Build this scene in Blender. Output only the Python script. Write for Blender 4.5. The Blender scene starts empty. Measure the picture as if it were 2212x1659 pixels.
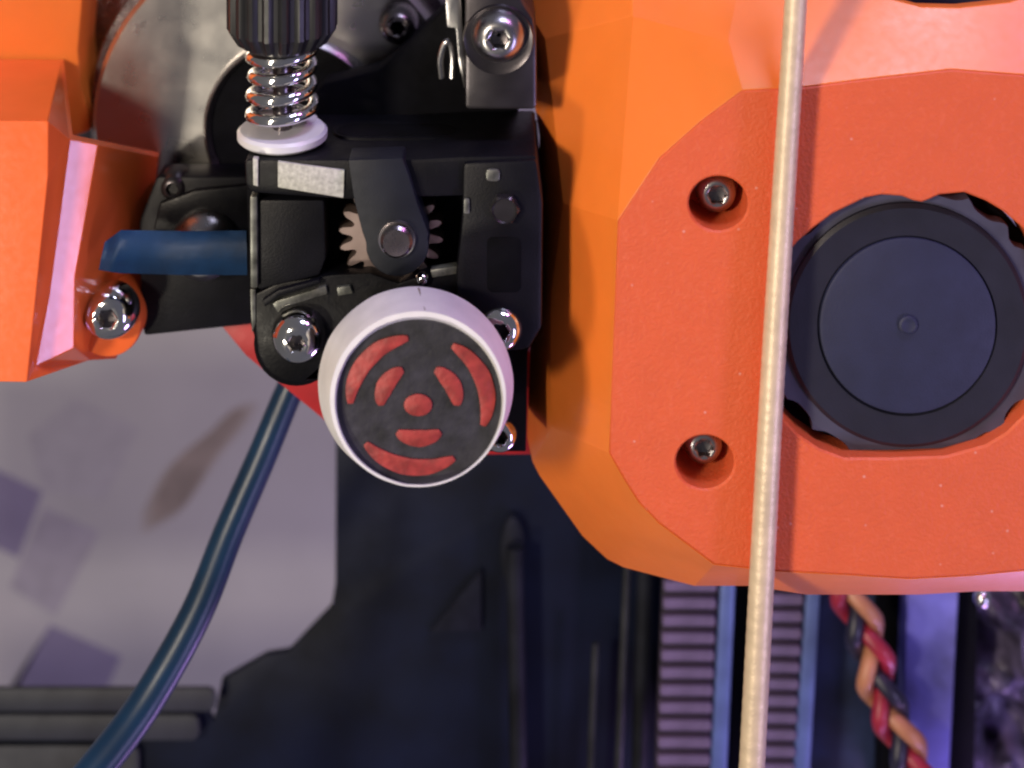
import bpy, bmesh, math, random
from mathutils import Vector, Matrix, noise
random.seed(4)
S = bpy.context.scene
COL = S.collection
PI = math.pi
# ------------------------------------------------------------------ camera
S.unit_settings.scale_length = 0.01            # one unit is one centimetre
D = 20.0; CZ = 8.65
cam = bpy.data.cameras.new("camera"); camo = bpy.data.objects.new("camera", cam); COL.objects.link(camo)
camo.location = (0, -D, CZ); camo.rotation_euler = (PI/2, 0, 0)
cam.sensor_width = 36; cam.lens = 36*D/11.06; cam.shift_y = -CZ/11.06
cam.clip_start = 0.1; cam.clip_end = 400
cam.dof.use_dof = True; cam.dof.focus_distance = 19.0; cam.dof.aperture_fstop = 0.21
S.camera = camo
S.render.engine = 'CYCLES'; S.cycles.filter_width = 2.3
# ------------------------------------------------------------------ world + lamps
W = bpy.data.worlds.new("World"); S.world = W; W.use_nodes = True
wn = W.node_tree; bg = wn.nodes['Background']
tc = wn.nodes.new('ShaderNodeTexCoord'); sp = wn.nodes.new('ShaderNodeSeparateXYZ')
cr = wn.nodes.new('ShaderNodeValToRGB'); mp = wn.nodes.new('ShaderNodeMapRange')
mp.inputs[1].default_value = -1; mp.inputs[2].default_value = 1
wn.links.new(tc.outputs['Generated'], sp.inputs[0]); wn.links.new(sp.outputs['X'], mp.inputs[0])
wn.links.new(mp.outputs[0], cr.inputs[0]); wn.links.new(cr.outputs[0], bg.inputs[0])
cr.color_ramp.elements[0].color = (0.42, 0.40, 0.40, 1); cr.color_ramp.elements[1].color = (0.36, 0.36, 0.50, 1)
bg.inputs[1].default_value = 0.34
def lamp(name, loc, target, size, power, color, sy=None):
    l = bpy.data.lights.new(name, 'AREA'); l.energy = power; l.color = color
    l.shape = 'RECTANGLE'; l.size = size; l.size_y = sy or size
    o = bpy.data.objects.new(name, l); COL.objects.link(o); o.location = loc
    o.rotation_euler = (Vector(target)-Vector(loc)).to_track_quat('-Z', 'Y').to_euler()
    return o
lamp('ceiling_lamp', (-19, -30, 11), (0, 0, 0), 4.0, 9600, (1.0, 0.86, 0.68))
lamp('overhead_lamp', (9, -13, 36), (2, 0, 0), 7, 6800, (0.70, 0.72, 1.0))  # unseen cool lamp overhead, placed to tint upward faces lavender
lamp('violet_strip_lamp', (24, -20, -12), (0, 0, 0), 5, 3600, (0.60, 0.50, 1.0), 14)
lamp('low_warm_lamp', (-17, -24, -8), (0, 0, 0), 2.6, 3400, (1.0, 0.90, 0.72))
lamp('violet_low_lamp', (10, 3.5, -17), (6, 1, -2), 5, 1500, (0.62, 0.36, 1.0))
lamp('violet_high_lamp', (19, -11, 31), (5, 0, 2), 5, 2600, (0.95, 0.34, 1.0))
vs = S.view_settings; vs.view_transform = 'Standard'; vs.look = 'None'; vs.exposure = -0.12; vs.gamma = 1
# ------------------------------------------------------------------ helpers
CAM = Vector((0, -D, CZ))
def at(px, py, y=0.0):
    q = Vector(((px-1106)/200.0, 0, (829.5-py)/200.0))
    return CAM + (q-CAM)*((D+y)/D)
def rr(r, y): return r/200.0*(D+y)/D
WL = {}
def thing(name, label, cat, loc, group=None):
    o = bpy.data.objects.new(name, None); COL.objects.link(o); o.location = loc
    o.empty_display_size = 0.1
    o['label'] = label; o['category'] = cat
    if group: o['group'] = group
    WL[o.name] = Vector(loc); return o
def obj(name, bm, m, parent=None, smooth=35, label=None):
    bmesh.ops.recalc_face_normals(bm, faces=bm.faces)
    c = Vector((0, 0, 0))
    if len(bm.verts):
        for i in range(3):
            a = [v.co[i] for v in bm.verts]; c[i] = (min(a)+max(a))/2
    bmesh.ops.translate(bm, verts=bm.verts, vec=-c)
    me = bpy.data.meshes.new(name); bm.to_mesh(me); bm.free()
    for p in me.polygons: p.use_smooth = True
    me.set_sharp_from_angle(angle=math.radians(smooth))
    me.materials.append(m)
    o = bpy.data.objects.new(name, me); COL.objects.link(o)
    pl = Vector((0, 0, 0))
    if parent is not None:
        o.parent = parent; pl = WL[parent.name]
    o.location = c-pl; WL[o.name] = c.copy()
    if label: o['label'] = label
    return o
def tag(o, label, cat, group=None, kind=None):
    if label: o['label'] = label
    if cat: o['category'] = cat
    if group: o['group'] = group
    if kind: o['kind'] = kind
    return o
def bevel(bm, off, seg=2, edges=None):
    es = edges if edges is not None else [e for e in bm.edges if len(e.link_faces) == 2 and e.calc_face_angle(0) > 0.25]
    if off > 0 and es:
        bmesh.ops.bevel(bm, geom=es, offset=off, segments=seg, affect='EDGES', clamp_overlap=True, profile=0.5)
def slab_into(bm, pts, yf, yb, bev=0.02, seg=2):
    """polygon given in photo pixels at depth yf, run straight back to depth yb"""
    b = bmesh.new()
    f = [b.verts.new(at(p[0], p[1], p[2] if len(p) > 2 else yf)) for p in pts]
    k = [b.verts.new((v.co.x, yb, v.co.z)) for v in f]
    b.faces.new(f); b.faces.new(k[::-1]); n = len(f)
    for i in range(n): b.faces.new((f[i], k[i], k[(i+1) % n], f[(i+1) % n]))
    bmesh.ops.recalc_face_normals(b, faces=b.faces)
    if bev: bevel(b, bev, seg)
    me = bpy.data.meshes.new('t'); b.to_mesh(me); b.free(); bm.from_mesh(me); bpy.data.meshes.remove(me)
def slab(pts, yf, yb, bev=0.02, seg=2):
    bm = bmesh.new(); slab_into(bm, pts, yf, yb, bev, seg); return bm
def rect(x0, y0, x1, y1): return [(x0, y0), (x1, y0), (x1, y1), (x0, y1)]
def rrect(x0, y0, x1, y1, r, n=5):
    out = []
    for cx, cy, a0 in ((x1-r, y0+r, -90), (x1-r, y1-r, 0), (x0+r, y1-r, 90), (x0+r, y0+r, 180)):
        for i in range(n+1):
            a = math.radians(a0+90*i/n); out.append((cx+r*math.cos(a), cy+r*math.sin(a)))
    return out
def circ(cx, cy, r, n=48, ry=None, a0=0, a1=360):
    full = abs(a1-a0) >= 360
    return [(cx+r*math.cos(math.radians(a0+(a1-a0)*i/(n if full else n-1))), cy+(ry or r)*math.sin(math.radians(a0+(a1-a0)*i/(n if full else n-1)))) for i in range(n)]
def rings(bm, rs, cap0=True, cap1=True, closed=False):
    """rs: list of lists of Vectors of the same length"""
    vs_ = [[bm.verts.new(p) for p in r] for r in rs]; n = len(vs_[0])
    m_ = len(vs_)
    for a in range(m_ if closed else m_-1):
        A = vs_[a]; B = vs_[(a+1) % m_]
        for i in range(n): bm.faces.new((A[i], A[(i+1) % n], B[(i+1) % n], B[i]))
    if not closed:
        if cap0: bm.faces.new(vs_[0])
        if cap1: bm.faces.new(vs_[-1][::-1])
def yring(cx, cy, r, y, n=48, hexr=False, c=None, yc=None, rot=0):
    """circle round an axis along Y; centre from photo pixel at depth yc"""
    C = at(cx, cy, yc if yc is not None else y); out = []
    for i in range(n):
        a = 2*PI*i/n+rot; R = r
        if hexr:
            t = ((a-rot) % (PI/3))-PI/6; R = r*math.cos(PI/6)/math.cos(t)
        out.append(Vector((C.x+R*math.cos(a), y, C.z+R*math.sin(a))))
    return out
def disc(cx, cy, r, yf, yb, bev=0.02, n=64):
    R = rr(r, yf); bm = bmesh.new()
    rings(bm, [yring(cx, cy, R-bev, yf, n, yc=yf), yring(cx, cy, R-bev*.3, yf+bev*.3, n, yc=yf), yring(cx, cy, R, yf+bev, n, yc=yf), yring(cx, cy, R, yb, n, yc=yf)])
    return bm
def tube(path, rad, n=16, cap=True, bm=None):
    bm = bm or bmesh.new(); P = [Vector(p) for p in path]; rs = []
    T0 = (P[1]-P[0]).normalized(); N = T0.orthogonal().normalized()
    for i, p in enumerate(P):
        T = (P[min(i+1, len(P)-1)]-P[max(i-1, 0)]).normalized()
        N = (N-T*N.dot(T)).normalized(); B = T.cross(N)
        r = rad(i/(len(P)-1)) if callable(rad) else rad
        rs.append([p+r*(N*math.cos(2*PI*k/n)+B*math.sin(2*PI*k/n)) for k in range(n)])
    rings(bm, rs, cap, cap); return bm
def spline(pts, n=12):
    P = [Vector(p) for p in pts]; P = [2*P[0]-P[1]]+P+[2*P[-1]-P[-2]]; out = []
    for i in range(1, len(P)-2):
        for k in range(n):
            t = k/n; a, b, c, d = P[i-1], P[i], P[i+1], P[i+2]
            out.append(0.5*((2*b)+(c-a)*t+(2*a-5*b+4*c-d)*t*t+(3*b-a-3*c+d)*t**3))
    out.append(P[-2]); return out
def plate(outer, holes, yf, yb, holeback=None, ch=.02):
    """flat plate in photo pixels with real holes through it and a small chamfer on every rim"""
    bm = bmesh.new(); es = []; loops = []
    for li, loop in enumerate([outer]+holes):
        P = [at(p[0], p[1], yf) for p in loop]; n = len(P)
        ar = sum(P[i].x*P[(i+1) % n].z-P[(i+1) % n].x*P[i].z for i in range(n)); sg = (1 if ar > 0 else -1)*(-1 if li == 0 else 1)
        off = []
        for i in range(n):
            d = (P[(i+1) % n]-P[i-1]).normalized(); off.append(P[i]+Vector((d.z, 0, -d.x))*sg*ch)
        v = [bm.verts.new(p) for p in off]; w = [bm.verts.new(p+Vector((0, ch, 0))) for p in P]
        es += [bm.edges.new((v[i], v[(i+1) % n])) for i in range(n)]; loops.append((v, w))
    bmesh.ops.triangle_fill(bm, use_beauty=True, use_dissolve=False, edges=es, normal=(0, -1, 0))
    for li, (v, w) in enumerate(loops):
        n = len(v); yb_ = yb if (li == 0 or holeback is None) else holeback
        k = [bm.verts.new((q.co.x, yb_, q.co.z)) for q in w]
        for i in range(n):
            bm.faces.new((v[i], v[(i+1) % n], w[(i+1) % n], w[i])); bm.faces.new((w[i], w[(i+1) % n], k[(i+1) % n], k[i]))
    return bm
def facets(verts, faces, yb, bev=0.015, thick=None):
    bm = bmesh.new(); V = [bm.verts.new(at(*v)) for v in verts]
    for f in faces: bm.faces.new([V[i] for i in f])
    bmesh.ops.recalc_face_normals(bm, faces=bm.faces)
    be = [e for e in bm.edges if len(e.link_faces) == 1]; mp_ = {}
    for e in be:
        for v in e.verts:
            if v not in mp_: mp_[v] = bm.verts.new((v.co.x, yb if thick is None else v.co.y+thick, v.co.z))
    for e in be:
        a, b = e.verts; bm.faces.new((a, b, mp_[b], mp_[a]))
    bmesh.ops.recalc_face_normals(bm, faces=bm.faces)
    if bev: bevel(bm, bev, 2)
    return bm
# ------------------------------------------------------------------ materials
def mat(name, col, rough=0.5, metal=0.0, var=0.12, vs_=3.0, bump=0.0, bs=60.0, coat=0.0, col2=None, spec=0.5, rvar=0.08, layers=0.0, sss=0.0, speck=0.0, dust=0.0):
    m = bpy.data.materials.new(name); m.use_nodes = True; nt = m.node_tree; N = nt.nodes; L = nt.links
    b = N['Principled BSDF']; b.inputs['Metallic'].default_value = metal
    b.inputs['Coat Weight'].default_value = coat; b.inputs['Coat Roughness'].default_value = 0.12
    b.inputs['Specular IOR Level'].default_value = spec
    t = N.new('ShaderNodeTexCoord'); n1 = N.new('ShaderNodeTexNoise'); n1.inputs['Scale'].default_value = vs_; n1.inputs['Detail'].default_value = 6
    L.new(t.outputs['Object'], n1.inputs['Vector'])
    mx = N.new('ShaderNodeMix'); mx.data_type = 'RGBA'
    c2 = col2 or tuple(max(0, c*(1-var*2.2)) for c in col); c1 = col if col2 else tuple(min(1, c*(1+var)) for c in col)
    rp = N.new('ShaderNodeMapRange'); rp.inputs[1].default_value = 0.3; rp.inputs[2].default_value = 0.7
    L.new(n1.outputs['Fac'], rp.inputs[0]); L.new(rp.outputs[0], mx.inputs[0])
    mx.inputs[6].default_value = (*c1, 1); mx.inputs[7].default_value = (*c2, 1)
    outc = mx.outputs[2]
    if speck > 0:
        vo = N.new('ShaderNodeTexNoise'); vo.inputs['Scale'].default_value = 15; vo.inputs['Detail'].default_value = 3; L.new(t.outputs['Object'], vo.inputs['Vector'])
        r2_ = N.new('ShaderNodeMapRange'); r2_.inputs[1].default_value = .52; r2_.inputs[2].default_value = .74; r2_.inputs[4].default_value = speck
        L.new(vo.outputs['Fac'], r2_.inputs[0])
        m3 = N.new('ShaderNodeMix'); m3.data_type = 'RGBA'; L.new(r2_.outputs[0], m3.inputs[0]); L.new(outc, m3.inputs[6])
        m3.inputs[7].default_value = (min(1, col[0]*1.25), min(1, col[1]*1.9+.03), min(1, col[2]*2.5+.06), 1); outc = m3.outputs[2]
    if dust > 0:
        vo = N.new('ShaderNodeTexVoronoi'); vo.inputs['Scale'].default_value = 5.5; L.new(t.outputs['Object'], vo.inputs['Vector'])
        wh = N.new('ShaderNodeSeparateColor'); L.new(vo.outputs['Color'], wh.inputs[0])
        r3 = N.new('ShaderNodeMapRange'); r3.inputs[1].default_value = .02; r3.inputs[2].default_value = .11; r3.inputs[3].default_value = dust; r3.inputs[4].default_value = 0
        L.new(vo.outputs['Distance'], r3.inputs[0])
        mm_ = N.new('ShaderNodeMath'); mm_.operation = 'GREATER_THAN'; mm_.inputs[1].default_value = .55; L.new(wh.outputs[0], mm_.inputs[0])
        m2_ = N.new('ShaderNodeMath'); m2_.operation = 'MULTIPLY'; L.new(r3.outputs[0], m2_.inputs[0]); L.new(mm_.outputs[0], m2_.inputs[1])
        m4 = N.new('ShaderNodeMix'); m4.data_type = 'RGBA'; L.new(m2_.outputs[0], m4.inputs[0]); L.new(outc, m4.inputs[6]); m4.inputs[7].default_value = (.8, .5, .45, 1); outc = m4.outputs[2]
    L.new(outc, b.inputs['Base Color'])
    n2 = N.new('ShaderNodeTexNoise'); n2.inputs['Scale'].default_value = vs_*4; n2.inputs['Detail'].default_value = 4; L.new(t.outputs['Object'], n2.inputs['Vector'])
    rq = N.new('ShaderNodeMapRange'); rq.inputs[3].default_value = max(0.02, rough-rvar); rq.inputs[4].default_value = min(1, rough+rvar)
    L.new(n2.outputs['Fac'], rq.inputs[0]); L.new(rq.outputs[0], b.inputs['Roughness'])
    if sss:
        b.inputs['Subsurface Weight'].default_value = sss; b.inputs['Subsurface Radius'].default_value = (.25, .08, .03); b.inputs['Subsurface Scale'].default_value = 1
    last = None
    if bump:
        n3 = N.new('ShaderNodeTexNoise'); n3.inputs['Scale'].default_value = bs; n3.inputs['Detail'].default_value = 3; L.new(t.outputs['Object'], n3.inputs['Vector'])
        bp = N.new('ShaderNodeBump'); bp.inputs['Strength'].default_value = bump; bp.inputs['Distance'].default_value = 0.02
        L.new(n3.outputs['Fac'], bp.inputs['Height']); last = bp
    if layers:
        wv = N.new('ShaderNodeTexWave'); wv.bands_direction = 'Y'; wv.inputs['Scale'].default_value = 9; wv.inputs['Distortion'].default_value = 0.3
        L.new(t.outputs['Object'], wv.inputs['Vector'])
        bq = N.new('ShaderNodeBump'); bq.inputs['Strength'].default_value = layers; bq.inputs['Distance'].default_value = 0.01
        L.new(wv.outputs['Fac'], bq.inputs['Height'])
        if last: L.new(last.outputs[0], bq.inputs['Normal'])
        last = bq
    if last: L.new(last.outputs[0], b.inputs['Normal'])
    return m
M = {}
M['orange'] = mat('orange_plastic_textured', (0.72, 0.118, 0.036), .5, var=.02, bump=.5, bs=30, speck=.12, dust=.55, coat=.0, sss=.12)
M['orange_s'] = mat('orange_plastic_smooth', (0.88, 0.205, 0.030), .34, var=.015, bump=.03, bs=40, sss=.15)
M['orange_g'] = mat('orange_plastic_glossy', (0.84, 0.145, 0.03), .20, var=.02, bump=.10, bs=4, coat=.3, sss=.1)
M['red'] = mat('red_plastic', (0.42, 0.012, 0.016), .45, var=.1, bump=.05)
M['black'] = mat('black_plastic', (0.004, 0.004, 0.006), .38, var=.25, bump=.12, bs=35, rvar=.14, spec=.18)
M['black2'] = mat('black_plastic_soft', (0.005, 0.005, 0.008), .45, var=.2, bump=.15, bs=45, spec=.18)
M['black_arm'] = mat('charcoal_plastic', (0.010, 0.012, 0.019), .5, var=.15, bump=.1, bs=60, spec=.25)
M['blackm'] = mat('black_metal_sheen', (0.075, 0.068, 0.075), .32, metal=.8, var=.2, bump=.03)
M['void'] = mat('black_plastic_dull', (0.002, 0.002, 0.004), .75, var=.2, spec=.1)
M['chrome'] = mat('polished_steel', (0.78, 0.77, 0.76), .10, metal=1, var=.06, rvar=.04)
M['steel'] = mat('brushed_steel', (0.42, 0.41, 0.42), .30, metal=1, var=.1, rvar=.1, bump=.04, bs=20)
M['darksteel'] = mat('dark_steel', (0.20, 0.18, 0.19), .28, metal=1, var=.2)
M['motor'] = mat('motor_grey_steel', (0.47, 0.45, 0.43), .30, metal=1, var=.03, vs_=.8, bump=.015, bs=8, rvar=.1)
M['brass'] = mat('copper_gear_metal', (0.52, 0.40, 0.36), .35, metal=.85, var=.15)
M['white'] = mat('white_painted_plastic', (0.74, 0.73, 0.75), .5, var=.05, bump=.12, bs=18, layers=.25)
M['washer'] = mat('white_nylon', (0.66, 0.66, 0.72), .35, var=.03)
M['cream'] = mat('pale_matte', (0.50, 0.50, 0.45), .6, var=.15, vs_=22, bump=.2, bs=40)
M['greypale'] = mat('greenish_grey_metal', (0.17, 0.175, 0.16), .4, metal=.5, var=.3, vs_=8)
M['faceb'] = mat('black_disc_paint', (0.022, 0.021, 0.030), .6, var=.35, vs_=5, bump=.35, bs=14)
M['facer'] = mat('red_disc_paint', (0.36, 0.04, 0.035), .5, var=.22, vs_=7, bump=.5, bs=12)
M['blue'] = mat('blue_matte_tape', (0.014, 0.068, 0.20), .5, var=.2, vs_=2, bump=.2, bs=10)
M['cable'] = mat('blue_cable_jacket', (0.006, 0.030, 0.075), .36, var=.2, vs_=1, bump=.05, spec=.4)
M['rod'] = mat('cream_braided_sleeve', (0.76, 0.60, 0.42), .44, metal=.25, var=.07, vs_=7, bump=.18, bs=30)
M['hub'] = mat('navy_fan_plastic', (0.017, 0.020, 0.055), .6, var=.08, bump=.15, bs=60)
M['fanring'] = mat('black_fan_plastic', (0.010, 0.010, 0.020), .5, var=.15, bump=.1)
M['fanframe'] = mat('slate_fan_frame', (0.065, 0.065, 0.11), .5, var=.12)
M['sheet'] = mat('grey_sheet', (0.33, 0.325, 0.335), .7, var=.05, vs_=.35, bump=.02)
M['purple'] = mat('purple_print', (0.17, 0.15, 0.235), .7, var=.08, vs_=.6)
M['pale'] = mat('pale_print', (0.34, 0.33, 0.34), .7, var=.05, vs_=.6)
M['brown'] = mat('brown_smudge', (0.225, 0.19, 0.165), .8, var=.14, vs_=1.4)
M['frame'] = mat('black_frame_plastic', (0.0055, 0.008, 0.022), .5, var=.3, vs_=.8, bump=.05, bs=5, spec=.15)
M['frame_refl'] = mat('black_frame_reflection', (0.011, 0.012, 0.021), .6, var=.2, spec=.12)  # slightly lighter panel black, the reflection put into the colour
M['rail'] = mat('dark_streak_metal', (0.06, 0.06, 0.065), .35, metal=.6, var=.3, vs_=1.5)  # tone of the thinner reflection streaks
M['slat'] = mat('grey_rubber', (0.030, 0.033, 0.044), .6, var=.2, vs_=1)
M['streakm'] = mat('dull_streak', (0.012, 0.013, 0.020), .6, var=.4, vs_=1, spec=.15)  # tone of the broader reflection streaks
M['tooth'] = mat('violet_belt_rubber', (0.15, 0.105, 0.21), .6, var=.15)
M['beltback'] = mat('dark_belt_rubber', (0.018, 0.010, 0.026), .7, var=.15)
M['bluestrip'] = mat('blue_grey_aluminium', (0.12, 0.17, 0.42), .4, metal=.2, var=.1)
M['wred'] = mat('red_wire', (0.36, 0.02, 0.05), .4, var=.15)
M['wtan'] = mat('tan_wire', (0.48, 0.20, 0.11), .4, var=.12)
M['wblk'] = mat('black_wire', (0.018, 0.016, 0.04), .4, var=.15)
M['violet'] = mat('violet_plastic', (0.15, 0.15, 0.52), .4, var=.35, vs_=.9)
M['film'] = mat('crumpled_violet_film', (0.30, 0.25, 0.42), .32, metal=.1, var=.5, vs_=2.2, bump=.5, bs=3)
# ------------------------------------------------------------------ backdrop
bm = slab(rect(-2600, -1500, 4800, 4200), 14, 14.3, 0)
tag(obj('backdrop', bm, M['sheet']), 'plain pale grey sheet with faded purple squares behind the toolhead', None, kind='structure')
bd = bpy.data.objects['backdrop']
def on_sheet(name, pts, m, dy=0.004):
    return obj(name, slab(pts, 14-dy, 14, 0), m, bd)
on_sheet('printed_square', [(-120, 960), (92, 1062), (40, 1205), (-120, 1130)], M['purple'])
on_sheet('printed_square', [(108, 1350), (262, 1418), (200, 1560), (0, 1520)], M['purple'])
on_sheet('printed_square', [(-120, 1180), (108, 1348), (10, 1540), (-120, 1500)], M['pale'])
on_sheet('printed_square', [(95, 1095), (215, 1150), (120, 1330), (20, 1268)], mat('faded_purple_print', (0.255, 0.24, 0.28), .7, var=.06))
on_sheet('printed_square', [(160, 860), (300, 925), (225, 1080), (92, 1062), (60, 940)], mat('faint_print', (0.30, 0.292, 0.315), .7, var=.04), .006)
sm = []
random.seed(9)
for i in range(26):
    t = i/25; a = 2*PI*t
    L_ = math.cos(a)*158*(1+.06*math.sin(7*a)); w_ = math.sin(a)*31*(1+.3*math.sin(3*a+1))
    sm.append((424+L_*.62+w_*.78, 1003-L_*.78+w_*.62))
on_sheet('smudge', sm, M['brown'], .008)
on_sheet('smudge', [(424+(x-424)*1.22, 1003+(y-1003)*1.12+4) for x, y in sm], mat('faint_smudge', (0.28, 0.258, 0.24), .8, var=.08, vs_=1))
# ------------------------------------------------------------------ dark machine parts behind, panel reflections built as shapes
t = thing('printer_frame_panel', 'large glossy black frame panel filling the space below the round white cap', 'panel', at(1000, 1659, 6))
obj('panel_body', slab([(726, 880), (1460, 880), (1460, 1900), (-700, 1900), (-700, 1500), (440, 1500), (460, 1560), (479, 1470), (575, 1416), (625, 1408), (716, 1312), (724, 1262)], 5, 5.14, .03), M['frame'], t)
obj('reflection_triangle', slab([(1040, 1232), (1040, 1362), (926, 1368)], 4.9, 4.998, .02), M['frame_refl'], t)  # faint lighter reflection on the panel, built as a thin slab
obj('reflection_oval', slab(circ(1108, 1195, 26, 24, 78), 4.8, 4.997, .06), M['frame_refl'], t)  # top end of the widest reflection streak, built as a slab
def rail(name, x0, y0, x1, y1, w, y, m, lab, cat='rod', group=None):  # faint vertical reflections of the panel, built as tubes
    o = obj(name, tube([at(x0, y0, y), at((x0+x1)/2, (y0+y1)/2, y), at(x1, y1, y)], rr(w/2, y), 14), m)
    return tag(o, lab, cat, group)
rail('reflection_streak', 1112, 1180, 1122, 1800, 38, 4.6, M['streakm'], 'widest dull black vertical reflection streak just left of the panel middle', group='dark vertical reflection streaks behind the shroud')
rail('reflection_streak', 1287, 1390, 1270, 1800, 16, 4.5, M['rail'], 'short thin dark reflection streak that starts lower than the others', group='dark vertical reflection streaks behind the shroud')
rail('reflection_streak', 1357, 1180, 1330, 1800, 18, 4.4, M['rail'], 'thin grey reflection streak coming straight out under the shroud edge', group='dark vertical reflection streaks behind the shroud')
rail('reflection_streak', 1395, 1180, 1376, 1800, 34, 4.5, M['streakm'], 'broad dull reflection streak right beside the left toothed belt', group='dark vertical reflection streaks behind the shroud')
for k, (ya, yb, xe, lab) in enumerate(((1488, 1538, 466, 'uppermost dark grey slat with a rounded end at lower left'), (1546, 1600, 430, 'middle dark grey slat below the rounded one'), (1612, 1800, 300, 'lowest and broadest dark grey slat at the bottom edge'))):
    o = obj('slat', slab(rrect(-500, ya, xe, yb, 18), 4.7+.08*k, 4.78+.08*k, .03), M['slat']); tag(o, lab, 'slat', 'stacked dark slats at the bottom left')
# belts
def belt(xt, xb, w, wb, y0, y1, pitch, lab, ph):
    t = thing('toothed_belt', lab, 'belt', at(xb, y1, 4), 'toothed belts below the shroud')
    obj('belt_back', slab([(xt-4, y0), (xt+w, y0), (xb+wb, y1), (xb-4, y1)], 4.0, 4.12, .01), M['beltback'], t)
    n = int((y1-y0)/pitch); me = None
    for i in range(n):
        yy = y0+ph+i*pitch; f = (yy-y0)/(y1-y0); x = xt+(xb-xt)*f; ww = w+(wb-w)*f
        bm = slab(rrect(x, yy, x+ww-8, yy+pitch*.56, 5, 2), 3.86, 3.998, .02, 1)
        obj('tooth', bm, M['tooth'], t)
belt(1437, 1418, 122, 122, 1200, 1700, 37.6, 'left and wider toothed belt with violet teeth under the shroud', 20)
belt(1668, 1645, 80, 78, 1200, 1700, 36.6, 'right and narrower toothed belt with violet teeth, beside the twisted wires', 14)
def strip(x0, x1, x2, x3, y, m, name, lab, cat, g=None, yb=5, bev=.03):
    o = obj(name, slab([(x0, 1180), (x1, 1180), (x2, 1760), (x3, 1760)], y, yb, bev), m); tag(o, lab, cat, g)
strip(1562, 1592, 1566, 1530, 3.9, M['bluestrip'], 'side_rail', 'blue grey rail on the right side of the wider belt', 'rail', 'blue rails beside the belts')
strip(1750, 1778, 1744, 1708, 3.9, M['bluestrip'], 'side_rail', 'blue grey rail on the right side of the narrower belt', 'rail', 'blue rails beside the belts')
strip(1594, 1668, 1640, 1568, 4.3, M['void'], 'dark_channel', 'black channel between the blue rail and the second belt', 'channel')
strip(1776, 1962, 1950, 1740, 4.7, mat('navy_panel_plastic', (0.022, 0.032, 0.085), .4, var=.4, vs_=1.2), 'navy_panel', 'dark navy panel behind the twisted red and tan wires', 'panel')
strip(1905, 1962, 1950, 1905, 4.2, M['void'], 'black_strip', 'narrow black strip directly left of the violet column', 'strip')
strip(1962, 2076, 2046, 1946, 3.8, M['violet'], 'violet_column', 'bright violet blue column glowing under the shroud', 'column')
strip(2074, 2116, 2104, 2044, 4.1, M['void'], 'black_strip', 'narrow black strip between the violet column and the crumpled film', 'strip')
# crumpled film
bm = bmesh.new(); nx, nz = 26, 40; G = []
for j in range(nz+1):
    row = []
    for i in range(nx+1):
        px = 2098+i*(420/nx)-j*.6; py = 1200+j*(620/nz)
        p = at(px, py, 4.6); q = Vector((p.x*1.7, p.z*1.3, 3)); p.y += .8*(noise.noise(q)+.5*noise.noise(q*2.6)); row.append(bm.verts.new(p))
    G.append(row)
for j in range(nz):
    for i in range(nx): bm.faces.new((G[j][i], G[j][i+1], G[j+1][i+1], G[j+1][i]))
bmesh.ops.solidify(bm, geom=bm.faces, thickness=.04)
tag(obj('plastic_film', bm, M['film'], smooth=60), 'crumpled dark violet plastic film in the lower right corner', 'film')
bm = bmesh.new(); bmesh.ops.create_uvsphere(bm, u_segments=24, v_segments=14, radius=rr(19, 3)); bmesh.ops.translate(bm, verts=bm.verts, vec=at(2122, 1292, 3))
tag(obj('bead', bm, M['chrome']), 'small shiny bead under the pink lower edge of the shroud', 'bead')
# twisted wires
path = spline([at(1800, 1180, 3.2), at(1838, 1285, 3.2), at(1878, 1395, 3.2), at(1903, 1496, 3.2), at(1948, 1597, 3.2), at(1985, 1690, 3.2), at(2010, 1800, 3.2)], 24)
for k, (mm, lab) in enumerate((('wred', 'red wire of the three twisted together under the shroud'), ('wblk', 'black wire of the three twisted together under the shroud'), ('wtan', 'tan orange wire of the three twisted together under the shroud'))):
    pts = []; s = 0
    for i, p in enumerate(path):
        if i: s += (p-path[i-1]).length
        a = -2*PI*s/1.65+k*2*PI/3+1.2
        pts.append(p+Vector((math.sin(a)*.175, math.sin(2*a)*.10, math.sin(a)*.03)))
    tag(obj('twisted_wire', tube(pts, .105, 12), M[mm]), lab, 'wire', 'three twisted wires')
# ------------------------------------------------------------------ blue cable
path = spline([at(690, 700, 2.2), at(622, 850, 2.0), at(566, 985, 1.8), at(496, 1146, 1.5), at(423, 1327, 1.1), at(314, 1519, .7), at(205, 1664, .3), at(90, 1800, -.1)], 14)
tag(obj('blue_cable', tube(path, lambda f: .162+.044*f, 24), M['cable']), 'thick dark blue cable curving down to the lower left', 'cable')
# ------------------------------------------------------------------ red bracket
t = thing('red_bracket', 'flat red plastic bracket behind the black extruder and the white cap', 'bracket', at(640, 800, .9))
obj('plate', slab([(474, 700), (540, 690), (760, 600), (900, 620), (1146, 760), (1150, 983), (1060, 983), (800, 985), (696, 905), (532, 770)], .95, 1.4, .02), M['red'], t)
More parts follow.
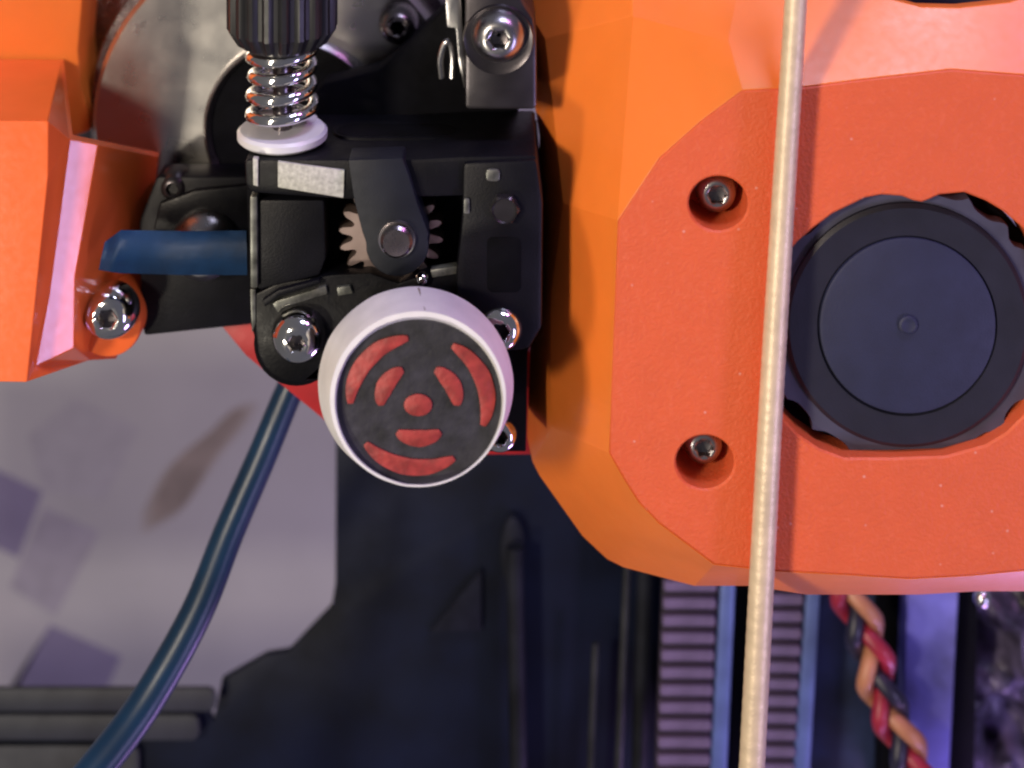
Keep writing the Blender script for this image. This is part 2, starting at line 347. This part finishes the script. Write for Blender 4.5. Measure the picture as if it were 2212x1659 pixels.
# ------------------------------------------------------------------ motor
t = thing('stepper_motor', 'round grey steel motor with black centre at the upper left', 'motor', at(600, 270, 2))
bm = bmesh.new(); R = rr(402, 1.2)
C0 = (600, 270)
def mr(r, y): return yring(C0[0], C0[1], rr(r, 1.2), y, 96, yc=1.2)
rings(bm, [mr(100, 1.2), mr(392, 1.20), mr(402, 1.27), mr(402, 2.6)])
obj('can', bm, M['motor'], t)
bm = bmesh.new(); rings(bm, [mr(300, 1.7), mr(424, 1.7), mr(430, 1.75), mr(430, 2.2)]); obj('rim', bm, M['darksteel'], t)
bm = bmesh.new()
def hr(r, y): return yring(633, 275, rr(r, 1.1), y, 72, yc=1.1)
rings(bm, [hr(176, 1.08), hr(186, 1.0), hr(193, 1.05), hr(196, 1.3)], cap0=False, cap1=False); obj('collar', bm, M['steel'], t)
bm = bmesh.new(); rings(bm, [hr(150, 1.12), hr(180, 1.1), hr(181, 1.3)]); obj('centre_plate', bm, M['void'], t)
# ------------------------------------------------------------------ orange rear panel + left bracket
t = thing('orange_rear_panel', 'plain orange panel behind the left bracket in the upper left corner', 'panel', at(80, 280, 2))
obj('panel_body', slab([(-600, -500), (200, -500), (178, 0), (169, 110), (176, 190), (191, 240), (195, 284), (150, 300), (-600, 300)], 1.5, 2.4, .04), M['orange_s'], t)
tag(obj('motor_mounting_plate', slab([(120, -400), (520, -400), (520, 300), (150, 330)], 2.35, 2.6, .03), M['darksteel']), 'dark metal plate in the narrow gap between the orange panel and the motor', 'plate')
t = thing('orange_bracket', 'faceted glossy orange bracket at the left edge with a screw boss', 'bracket', at(150, 790, 1))
V = [(-500, 255, -.9), (104, 262, -.9), (103, 384, -.9), (58, 826, -.9), (-500, 818, -.9),       # 0-4 front face
     (131, 136, 1.3), (-500, 130, 1.3),                                                           # 5-6 top bevel back
     (150, 300, -.497), (128, 470, -.541), (105, 640, -.589), (76, 792, -.655),     # 7-10 left edge of the bright band
     (212, 312, -.314), (190, 440, -.364), (162, 600, -.428), (160, 752, -.417),      # 11-14 its right edge
     (341, 338, 1.1), (335, 384, 1.1), (322, 494, 1.1), (300, 594, 1.0), (284, 640, .9), (251, 776, .8), (193, 779, .3)]  # 15-21
F = [(0, 1, 2, 3, 4), (6, 5, 1, 0), (1, 5, 7), (1, 7, 2), (2, 7, 8), (2, 8, 9), (2, 9, 3), (3, 9, 10),
     (7, 11, 12, 8), (8, 12, 13, 9), (9, 13, 14, 10), (7, 15, 11), (11, 15, 16, 12), (12, 16, 17), (12, 17, 18, 13), (13, 18, 19, 20), (13, 20, 21, 14), (10, 14, 21), (3, 10, 21)]
obj('bracket_body', facets(V, F, 1.42, .012, .14), M['orange_g'], t, smooth=4)
obj('screw_boss', disc(232, 700, 74, .2, 1.3, .05), M['orange_g'], t)
# ------------------------------------------------------------------ screws
def screw(cx, cy, r, yf, lab, height=.28, m='chrome', sock=.36, group=None, depth=.2, shaft=.3, mf='darksteel', oval=1.0):
    R = rr(r, yf); t = thing('button_head_screw', lab, 'screw', at(cx, cy, yf+height), group)
    bm = bmesh.new(); rs = []
    s = R*sock
    rs.append(yring(cx, cy, s, yf+depth, 48, True, yc=yf)); rs.append(yring(cx, cy, s, yf+.015, 48, True, yc=yf)); rs.append(yring(cx, cy, s*1.10, yf, 48, yc=yf))
    for k in range(1, 9):
        a = k/8*PI/2; f = sock*1.10+(1-sock*1.10)*math.sin(a)
        rs.append(yring(cx, cy, R*f, yf+height*(1-math.cos(a)), 48, yc=yf))
    rs.append(yring(cx, cy, R, yf+height+.05, 48, yc=yf)); rs.append(yring(cx, cy, R*.5, yf+height+.06, 48, yc=yf)); rs.append(yring(cx, cy, R*.5, yf+height+shaft, 48, yc=yf))
    rings(bm, rs, cap0=False); hd = obj('head', bm, M[m], t, smooth=50)
    bm = bmesh.new(); rings(bm, [yring(cx, cy, s*.2, yf+depth+.01, 48, yc=yf), yring(cx, cy, s*1.02, yf+depth-.01, 48, True, yc=yf), yring(cx, cy, s*1.03, yf+depth+.03, 48, True, yc=yf)])
    obj('socket_floor', bm, M[mf], hd); return t
screw(229, 690, 61, -.15, 'shiny steel screw in the orange boss at the left', group='button head screws')
screw(640, 743, 61, -1.25, 'shiny steel screw at the lower left corner of the black extruder', sock=.3, group='button head screws')
screw(1080, 720, 56, -1.25, 'steel screw half hidden behind the upper right of the white cap', group='button head screws')
screw(1080, 948, 46, -.6, 'small steel screw half hidden behind the lower right of the white cap', group='button head screws')
screw(1077, 86, 61, -.95, 'steel screw on the black block at the top, reflecting violet', m='steel', group='button head screws')
screw(858, 62, 44, .75, 'dark steel screw on the grey motor face', m='darksteel', mf='void', group='button head screws')
screw(372, 410, 36, .45, 'dull dark screw below the grey motor, barely lit', m='blackm', mf='void', group='button head screws')
# ------------------------------------------------------------------ extruder body
E = thing('extruder_body', 'black plastic extruder block with copper gear and idler arm', 'extruder', at(850, 980, .8))
def part(name, pts, yf, yb, m='black', bev=.03, lab=None, seg=2, par=None): return obj(name, slab(pts, yf, yb, bev, seg), M[m], par or E, label=lab)
part('rear_plate', [(700, 180), (820, 150), (960, 20), (1010, -60), (1120, -60), (1120, 400), (540, 400), (600, 300)], .5, .9, 'void')
part('side_arm', [(338, 382), (545, 382), (548, 702), (310, 727), (303, 650), (300, 480)], .5, 1.0, 'black2', .04)
part('arm_ridge', [(344, 440), (420, 412), (540, 400), (545, 500), (330, 500)], .38, .498, 'black', .03)
lobe = circ(640, 743, 92, 18, a0=20, a1=190)
base = [(530, 345), (1163, 335), (1172, 440), (1170, 709), (1140, 758), (1136, 976), (1040, 976), (800, 900), (700, 800)]+lobe+[(541, 700), (536, 500)]
part('main_block', base, -.5, .8, 'void', .03)
# top deck (its upper side is seen from above)
td = part('top_deck', [(528, 345), (868, 345), (1000, 338), (1160, 336), (1160, 420), (745, 432), (545, 418), (530, 400)], -1.1, .55, 'black2', .04)
def on_deck(name, x0, x1, ya, yb_, m, h, inset=0):
    z = at(900, 345, -1.1).z; X0 = at(x0, 300, -.3).x; X1 = at(x1, 300, -.3).x; r = (yb_-ya)/2; bm = bmesh.new(); o = []
    for cx, a0 in ((X1-r, -90), (X0+r, 90)):
        for i in range(9):
            a = math.radians(a0+180*i/8); o.append((cx+r*math.cos(a), (ya+yb_)/2+r*math.sin(a)))
    rings(bm, [[Vector((p[0], p[1], z-.02)) for p in o], [Vector((p[0], p[1], z+h)) for p in o]]); obj(name, bm, M[m], td)
on_deck('deck_lip', 716, 1000, -.46, .16, 'black2', .03)
on_deck('slot_shade', 724, 985, -.40, .04, 'void', .036)  # dark slab laid on the lip stands for shade inside the slot
part('left_cover', [(556, 432), (700, 432), (704, 560), (690, 596), (556, 628)], -1.0, -.5, 'black2', .03)
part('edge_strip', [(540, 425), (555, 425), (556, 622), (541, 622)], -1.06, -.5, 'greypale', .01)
part('lower_cover', [(543, 640), (600, 612), (720, 594), (800, 590), (860, 612), (930, 590), (1000, 586), (1040, 700), (1000, 800), (800, 800), (700, 780)]+circ(640, 743, 84, 14, a0=10, a1=180)[:], -.98, -.5, 'black', .04)
part('curved_rib', [(566, 650), (600, 628), (690, 604), (692, 612), (604, 640), (572, 664)], -1.08, -.98, 'black2', .015)
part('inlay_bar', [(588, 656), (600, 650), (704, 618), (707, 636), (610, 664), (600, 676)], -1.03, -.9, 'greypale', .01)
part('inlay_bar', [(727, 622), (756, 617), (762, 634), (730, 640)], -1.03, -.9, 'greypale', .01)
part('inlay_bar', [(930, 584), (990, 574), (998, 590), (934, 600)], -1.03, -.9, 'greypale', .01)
rc = part('right_cover', [(1000, 352), (1160, 345), (1173, 440), (1171, 709), (1142, 757), (1060, 764), (990, 720), (985, 590), (998, 470)], -1.16, -.5, 'black2', .05)
part('recess_shade', rrect(1052, 512, 1126, 632, 14), -1.165, -1.1, 'void', .004, par=rc)  # thin dark slab on the cover, shade of a recess put into colour
part('corner_block', [(1004, -60), (1100, -60), (1130, 8), (1152, 40), (1159, 80), (1160, 238), (1004, 238)], -.72, .5, 'blackm', .05)
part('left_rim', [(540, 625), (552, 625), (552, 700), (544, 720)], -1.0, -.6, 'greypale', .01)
part('pale_patch', [(600, 349), (744, 368), (742, 428), (600, 405)], -1.13, -1.05, 'cream', .008, 'rectangular pale matte patch on the black front', par=td)  # pale slab standing slightly proud of the deck front
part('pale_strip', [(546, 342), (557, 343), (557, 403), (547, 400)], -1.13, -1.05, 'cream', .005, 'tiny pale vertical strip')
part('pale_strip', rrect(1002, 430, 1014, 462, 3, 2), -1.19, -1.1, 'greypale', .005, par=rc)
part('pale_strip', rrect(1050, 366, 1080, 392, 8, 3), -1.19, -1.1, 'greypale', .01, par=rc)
# gear
bm = bmesh.new(); gc = (845, 506); NT = 18; prof = []
for i in range(NT*8):
    a = 2*PI*i/(NT*8); ph = (i % 8)/8; f = [0, .15, .75, 1, 1, .75, .15, 0][i % 8]
    prof.append((a+.1, 84+30*f))
def gp(r_, y): 
    C = at(gc[0], gc[1], -.75); return [Vector((C.x+rr(q[1]*r_, -.75)*math.cos(q[0]), y, C.z+rr(q[1]*r_, -.75)*math.sin(q[0]))) for q in prof]
rings(bm, [gp(.98, -.78), gp(1, -.76), gp(1, -.55), gp(.98, -.52)]); obj('gear', bm, M['brass'], E, smooth=30)
# idler arm
arm = [(752, 346), (870, 342), (884, 380), (902, 440), (926, 505)]+circ(858, 530, 68, 14, a0=-15, a1=185)+[(782, 500), (764, 430)]
ia = part('idler_arm', arm, -1.22, -.8, 'black_arm', .04)
bm = bmesh.new(); y0 = -1.34
rings(bm, [yring(856, 525, rr(29, y0), y0, 48, yc=y0), yring(856, 525, rr(35, y0), y0+.03, 48, yc=y0), yring(856, 525, rr(37, y0), y0+.15, 48, yc=y0)])
obj('arm_pin', bm, M['darksteel'], ia, label='round steel pin end in the idler arm')
bm = bmesh.new(); rings(bm, [yring(856, 525, rr(34, y0), -1.24, 48, yc=y0), yring(856, 525, rr(40, y0), -1.245, 48, yc=y0), yring(856, 525, rr(42, y0), -1.21, 48, yc=y0)])
obj('pin_collar', bm, M['steel'], ia)
bm = bmesh.new(); rings(bm, [yring(1090, 451, rr(24, -1.2), -1.25, 48, yc=-1.2), yring(1090, 451, rr(27, -1.2), -1.27, 48, yc=-1.2), yring(1090, 451, rr(33, -1.2), -1.25, 48, True, yc=-1.2), yring(1090, 451, rr(34, -1.2), -1.15, 48, True, yc=-1.2)])
obj('hex_nut', bm, M['blackm'], rc)
obj('bent_clip', tube(spline([at(954, 168, -.3), at(951, 130, -.33), at(960, 96, -.36), at(970, 92, -.36), at(977, 120, -.33), at(976, 168, -.3)], 6), rr(7, -.3), 10), M['steel'], E)
part('metal_strip', [(958, -60), (992, -60), (1000, 60), (1008, 190), (1002, 192), (990, 130), (984, 62), (966, 60)], .0, .5, 'steel', .02)
bm = bmesh.new(); bmesh.ops.create_uvsphere(bm, u_segments=16, v_segments=10, radius=.07); bmesh.ops.translate(bm, verts=bm.verts, vec=at(912, 602, -1.03)); obj('polished_bead', bm, M['chrome'], E)  # small polished ball at the edge of the lower cover
# washer under the corner screw
bm = bmesh.new(); rings(bm, [yring(1077, 84, rr(64, -.7), -.74, 48, yc=-.7), yring(1077, 84, rr(74, -.7), -.76, 48, yc=-.7), yring(1077, 84, rr(78, -.7), -.70, 48, yc=-.7)]); tag(obj('steel_washer', bm, M['blackm']), 'dark steel washer under the screw on the top black block', 'washer')
# ------------------------------------------------------------------ bearing and blue tab
bm = bmesh.new(); rings(bm, [yring(437, 536, rr(20, .3), .02, 48, yc=.2), yring(437, 536, rr(50, .3), .05, 48, yc=.2), yring(437, 536, rr(68, .3), .16, 48, yc=.2), yring(437, 536, rr(73, .3), .3, 48, yc=.2), yring(437, 536, rr(73, .3), .49, 48, yc=.2)])
tag(obj('bearing', bm, M['steel']), 'round steel bearing mostly hidden behind the blue tab', 'bearing')
bm = bmesh.new(); nx = 24; V2 = []
top = [(226, 523), (261, 497), (395, 499), (532, 498)]; bot = [(213, 583), (258, 590), (395, 594), (534, 594)]
def lerp(L_, f):
    f *= len(L_)-1; i = min(int(f), len(L_)-2); g = f-i; return (L_[i][0]*(1-g)+L_[i+1][0]*g, L_[i][1]*(1-g)+L_[i+1][1]*g)
rows = []
for j in range(7):
    row = []
    for i in range(nx+1):
        a = lerp(top, i/nx); b = lerp(bot, i/nx); g = j/6; x = a[0]*(1-g)+b[0]*g; y = a[1]*(1-g)+b[1]*g
        row.append(bm.verts.new(at(x, y, -.32+.10*math.sin(g*PI)*(-1)+.05*math.sin(i*.5+j*.4)*(1-i/nx))))
    rows.append(row)
for j in range(6):
    for i in range(nx): bm.faces.new((rows[j][i], rows[j][i+1], rows[j+1][i+1], rows[j+1][i]))
bmesh.ops.solidify(bm, geom=bm.faces, thickness=.07)
tag(obj('blue_tab', bm, M['blue'], smooth=50), 'flat dark blue tab with ragged left end between bracket and extruder', 'tab')
# ------------------------------------------------------------------ thumb screw, spring, washer (tilted a little towards the camera)
A0 = at(610, 276, -.58); ax = Vector((.01, -.09, 1)).normalized(); ux = Vector((1, 0, 0)); ux = (ux-ax*ux.dot(ax)).normalized(); uy = ax.cross(ux)
def axr(r, h, n=64, fn=None): return [A0+ax*h+(ux*math.cos(2*PI*i/n)+uy*math.sin(2*PI*i/n))*(fn(r, i) if fn else r) for i in range(n)]
bm = bmesh.new(); w = rr(97, -.6)
rings(bm, [axr(.12, .0), axr(w-.03, .0), axr(w, -.03), axr(w, -.09), axr(w-.03, -.12), axr(.12, -.12)])
tag(obj('nylon_washer', bm, M['washer']), 'white plastic washer under the coil spring', 'washer')
pts = []; R = .315; turns = 4.7; H = .98
for i in range(int(turns*36)+1):
    f = i/(turns*36); a = 2*PI*turns*f+.4; h = .06+H*f
    pts.append(A0+ax*h+(ux*math.cos(a)+uy*math.sin(a))*(R+.015*math.sin(9*f)))
tag(obj('coil_spring', tube(pts, .066, 14), M['chrome'], smooth=80), 'shiny steel coil spring between the white washer and the black knob', 'spring')
T = thing('knurled_thumb_screw', 'black knurled thumb screw above the coil spring', 'knob', A0+ax*1.0)
kn = 20; n = kn*8; kr = .575
def kf(r, i): return r*(1-.075*(1 if (i % 8) in (0, 1, 7) else (.4 if (i % 8) in (2, 6) else 0)))
bm = bmesh.new(); hb = .90
rings(bm, [axr(.12, hb, n), axr(kr*.70, hb, n), axr(kr*.84, hb+.05, n, kf), axr(kr, hb+.20, n, kf), axr(kr, hb+2.2, n, kf), axr(kr*.9, hb+2.3, n, kf)])
obj('knob', bm, mat('black_knob_plastic', (0.010, 0.010, 0.013), .42, var=.15), T, smooth=25)
obj('threaded_shaft', tube([A0+ax*h for h in (-.3, .2, .6, hb+.01)], .10, 16), M['darksteel'], T)
# ------------------------------------------------------------------ round white cap with painted disc
C = thing('round_cap', 'round white cap with a black disc and red painted marks', 'cap', at(900, 850, -1.4))
def cr_(cx, cy, r, y, n=96, rough_=0): 
    c = at(cx, cy, y); R = rr(r, y); return [Vector((c.x+R*(1+rough_*noise.noise(Vector((i*.31, r, y))))*math.cos(2*PI*i/n), y, c.z+R*(1+rough_*noise.noise(Vector((i*.31, r, y))))*math.sin(2*PI*i/n))) for i in range(n)]
bm = bmesh.new()
rings(bm, [cr_(898, 824, 205, -1.5), cr_(897, 829, 210, -1.56, rough_=.004), cr_(898, 832, 211, -1.62, rough_=.004), cr_(903, 861, 191, -2.215, rough_=.006), cr_(903, 862, 190, -2.235, rough_=.004), cr_(905, 866, 182, -2.235, rough_=.010), cr_(905, 868, 178, -2.12)])
obj('shell', bm, M['white'], C, smooth=14)
obj('seam', tube([at(904, 624, -1.64), at(911, 650, -1.93), at(918, 672, -2.20)], 0.014, 6), M['brown'], C, label='fine dark seam across the white side')
yF = -2.135
bm = bmesh.new(); rings(bm, [cr_(905, 868, 60, yF), cr_(905, 868, 179, yF, rough_=.01), cr_(905, 868, 180, -2.05)]); obj('disc', bm, M['faceb'], C)
def arc(cx, cy, r0, r1, a0, a1, n=16, wob=3):
    random.seed(int(a0+r0)); o = []
    for i in range(n):
        a = math.radians(a0+(a1-a0)*i/(n-1)); r = r1+random.uniform(-wob, wob); o.append((cx+r*math.cos(a), cy+r*.95*math.sin(a)))
    for i in range(n):
        a = math.radians(a1-(a1-a0)*i/(n-1)); r = r0+random.uniform(-wob, wob); o.append((cx+r*math.cos(a), cy+r*.95*math.sin(a)))
    return o
def lens(cx, cy, r, hw, a, da, n=22):
    o = []
    for sg in (1, -1):
        for i in range(n):
            f = i/(n-1) if sg == 1 else 1-i/(n-1)
            b = math.radians(a-da+2*da*f); q = r+sg*hw*math.sin(PI*(.04+.92*f))**.55*(1+.10*noise.noise(Vector((f*5, a, sg*hw))))
            o.append((cx+q*math.cos(b), cy+q*.95*math.sin(b)))
    return o
for a in (-20, 100, 220):
    obj('red_arc', slab(lens(905, 870, 148, 19, a, 41), yF-.02, yF, .006), M['facer'], C)
for a in (-30, 90, 210):
    obj('red_bar', slab(lens(905, 870, 82, 19, a, 35), yF-.02, yF, .006), M['facer'], C)
obj('red_dot', slab(circ(903, 876, 31, 20, 24), yF-.025, yF, .01), M['facer'], C)
obj('stem', disc(905, 830, 120, -1.4, -.5), M['black'], C)
# ------------------------------------------------------------------ orange shroud
SH = thing('fan_shroud', 'large faceted orange plastic fan shroud filling the right side', 'shroud', at(1700, 1280, 1))
front = [(1335, 477), (1380, 405), (1424, 342), (1514, 262), (1603, 196), (1748, 187), (1844, 174), (2055, 150), (2212, 162), (2500, 230), (2600, 500), (2600, 1100), (2420, 1215), (2212, 1233), (2086, 1245), (1964, 1251), (1843, 1243), (1673, 1234), (1618, 1228), (1543, 1220), (1484, 1176), (1424, 1131), (1380, 1086), (1350, 1039), (1316, 979), (1318, 878), (1326, 680)]
fan_op = [(1724, 522), (1760, 491), (1799, 462), (1869, 428), (1905, 421), (1948, 424), (1975, 434), (1992, 437), (2008, 431), (2030, 421), (2084, 416), (2130, 434), (2167, 456), (2215, 497), (2248, 560), (2264, 640), (2270, 705), (2262, 790), (2240, 850), (2212, 898), (2175, 935), (2129, 962), (2043, 986), (1930, 990), (1824, 990), (1770, 970), (1725, 940), (1696, 910), (1680, 840), (1672, 705), (1680, 600), (1700, 550)]
bm = plate(front, [fan_op, circ(1552, 440, 64, 64, 59), circ(1523, 999, 63, 64, 58)], -1.4, -.9, -.62)
obj('front_panel', bm, M['orange'], SH, smooth=30)
# floors of the screw wells
for (cx, cy) in ((1552, 440), (1523, 999)):
    obj('well_floor', disc(cx, cy, 82, -.64, -.3, .01), M['orange'], SH)
yf_, ym, yb_ = -1.398, -.55, .55
V = [(1335, 477, yf_), (1424, 342, yf_), (1514, 262, yf_), (1603, 196, yf_), (1748, 187, yf_), (1844, 174, yf_), (2055, 150, yf_), (2212, 162, yf_), (2500, 230, yf_),  #0-8
     (1316, 979, yf_), (1350, 1039, yf_), (1380, 1086, yf_), (1424, 1131, yf_), (1484, 1176, yf_), (1543, 1220, yf_), (1618, 1228, yf_), (1673, 1234, yf_), (1843, 1243, yf_), (1964, 1251, yf_), (2086, 1245, yf_), (2212, 1233, yf_), (2420, 1215, yf_),  #9-21
     (1216, 440, -.55), (1189, 193, -.1), (1177, 83, .1), (1365, 33, -.55), (1573, 89, -1.0), #22-26
     (1192, 923, -.35), (1189, 811, -.35), (1190, 640, -.35),     #27-29
     (1120, -10, .7), (1126, -60, .8), (1362, -60, -.3), (1690, 78, -1.0), (1850, 56, -.97), (2050, 38, -.95), (2220, 42, -.95), (2520, 60, -.9),  #30-37
     (1600, -60, -.36), (1890, -12, -.71), (1985, 14, -.86), (2069, 16, -.88), (2181, 4, -.82), (2240, -20, -.72), (2520, -60, -.5),  #38-44
     (1139, 946, .5), (1150, 997, .4), (1165, 1027, .4), (1258, 1158, .3), (1311, 1208, .2), (1347, 1226, .1), (1499, 1266, -.3), (1615, 1266, -.6), (1673, 1274, -.7), (1742, 1285, -.75), (1985, 1285, -.75), (2106, 1278, -.75), (2212, 1278, -.75), (2430, 1262, -.7),  #45-58
     (1145, 770, .5), (1160, 560, .5), (1166, 300, .5),   #59-61
     (1800, -60, -.47)]
F = [(22, 23, 25, 0), (23, 24, 25), (25, 26, 3, 2), (25, 2, 1), (25, 1, 0), (24, 30, 32, 25), (30, 31, 32),
     (25, 32, 38, 26), (26, 33, 4, 3), (26, 38, 34, 33), (33, 34, 5, 4), (34, 35, 6, 5), (35, 36, 7, 6), (36, 37, 8, 7),
     (38, 62, 39, 34), (34, 39, 40, 35), (35, 40, 41), (35, 41, 42, 36), (36, 42, 43), (36, 43, 44, 37),
     (0, 9, 27, 28), (0, 28, 29), (0, 29, 22), (9, 10, 47, 46), (9, 46, 27), (10, 11, 48, 47), (11, 12, 48), (12, 49, 48), (12, 13, 50, 49), (13, 14, 51, 50), (14, 15, 52, 51), (15, 16, 53, 52), (16, 17, 54, 53), (17, 18, 55, 54), (18, 19, 56, 55), (19, 20, 57, 56), (20, 21, 58, 57),
     (27, 46, 45), (28, 27, 45, 59), (29, 28, 59, 60), (22, 29, 60), (23, 22, 60, 61), (24, 23, 61), (24, 61, 30)]
obj('faceted_rim', facets(V, F, 2.6, .014, .16), M['orange_s'], SH, smooth=12)
for (cx, cy, sx, sy, r, lab) in ((1552, 440, 1549, 422, 44, 'small screw sunk in the upper hole of the shroud'), (1523, 999, 1521, 969, 42, 'small screw sunk in the lower hole of the shroud')):
    screw(sx, sy, r, -1.16, lab, height=.14, sock=.46, m='steel', mf='darksteel', depth=.10, shaft=.4, group='sunken shroud screws')
# fan
FN = thing('cooling_fan', 'dark round fan with plain navy hub inside the orange shroud', 'fan', at(1960, 703, -.9))
fc = (1960, 704)
bm = bmesh.new(); n = 180; gaps = [(134, 7), (119, 6), (100, 9), (73, 9), (55, 8), (38, 5), (220, 8), (238, 9), (303, 7), (321, 7), (345, 5), (10, 5), (180, 6)]
def fo(i):
    a = 360*i/n; g = 0
    for c, w_ in gaps:
        d = abs((a-c+180) % 360-180); g = max(g, max(0, 1-(d/w_)**3) if d < w_ else 0)
    return 306-17*g
def fring(fn, y): 
    c = at(fc[0], fc[1], -1.25); return [Vector((c.x+rr(fn(i), -1.25)*math.cos(2*PI*i/n), y, c.z+rr(fn(i), -1.25)*math.sin(2*PI*i/n))) for i in range(n)]
rings(bm, [fring(lambda i: 262, -1.22), fring(lambda i: fo(i)-2, -1.22), fring(fo, -1.20), fring(fo, -1.05), fring(lambda i: 262, -1.05)], closed=True)
obj('fan_frame', bm, M['fanframe'], FN)
obj('frame_back', disc(fc[0], fc[1], 318, -.96, -.6), M['void'], FN)
bm = bmesh.new()
def fr(r, y, cy=fc[1]): return yring(fc[0], cy, rr(r, -1.28), y, 96, yc=-1.28)
rings(bm, [fr(170, -1.25), fr(191, -1.25), fr(195, -1.28), fr(255, -1.29), fr(264, -1.26), fr(266, -1.1)], cap0=True)
obj('rotor_ring', bm, M['fanring'], FN)
bm = bmesh.new(); rings(bm, [fr(18, -1.30, 701), fr(182, -1.31, 701), fr(189, -1.30, 702), fr(191, -1.22, 702)]); hb_ = obj('hub', bm, M['hub'], FN)
bm = bmesh.new(); rings(bm, [fr(8, -1.325, 699), fr(15, -1.335, 699), fr(20, -1.325, 699), fr(21, -1.30, 699)]); obj('hub_dimple', bm, M['hub'], hb_)
# part above the frame: dark opening at the top
tag(obj('rear_housing', slab([(1830, -200), (2600, -200), (2600, 60), (1830, 60)], 0.4, 1.2, .05), M['hub']), 'dark navy housing showing through the notch at the very top', 'housing')
# ------------------------------------------------------------------ cream sleeve in front
path = spline([at(1740, -400, -1.66), at(1719, 0, -1.66), at(1694, 400, -1.62), at(1668, 830, -1.62), at(1648, 1200, -1.62), at(1624, 1659, -1.62), at(1600, 2100, -1.62)], 60)
bm = bmesh.new(); 
tube(path, lambda f: .108+.024*f+.0015*math.sin(f*620), 20, bm=bm)
tag(obj('sleeved_cord', bm, M['rod'], smooth=80), 'straight cream sleeved cord running down in front of the orange shroud', 'cord')
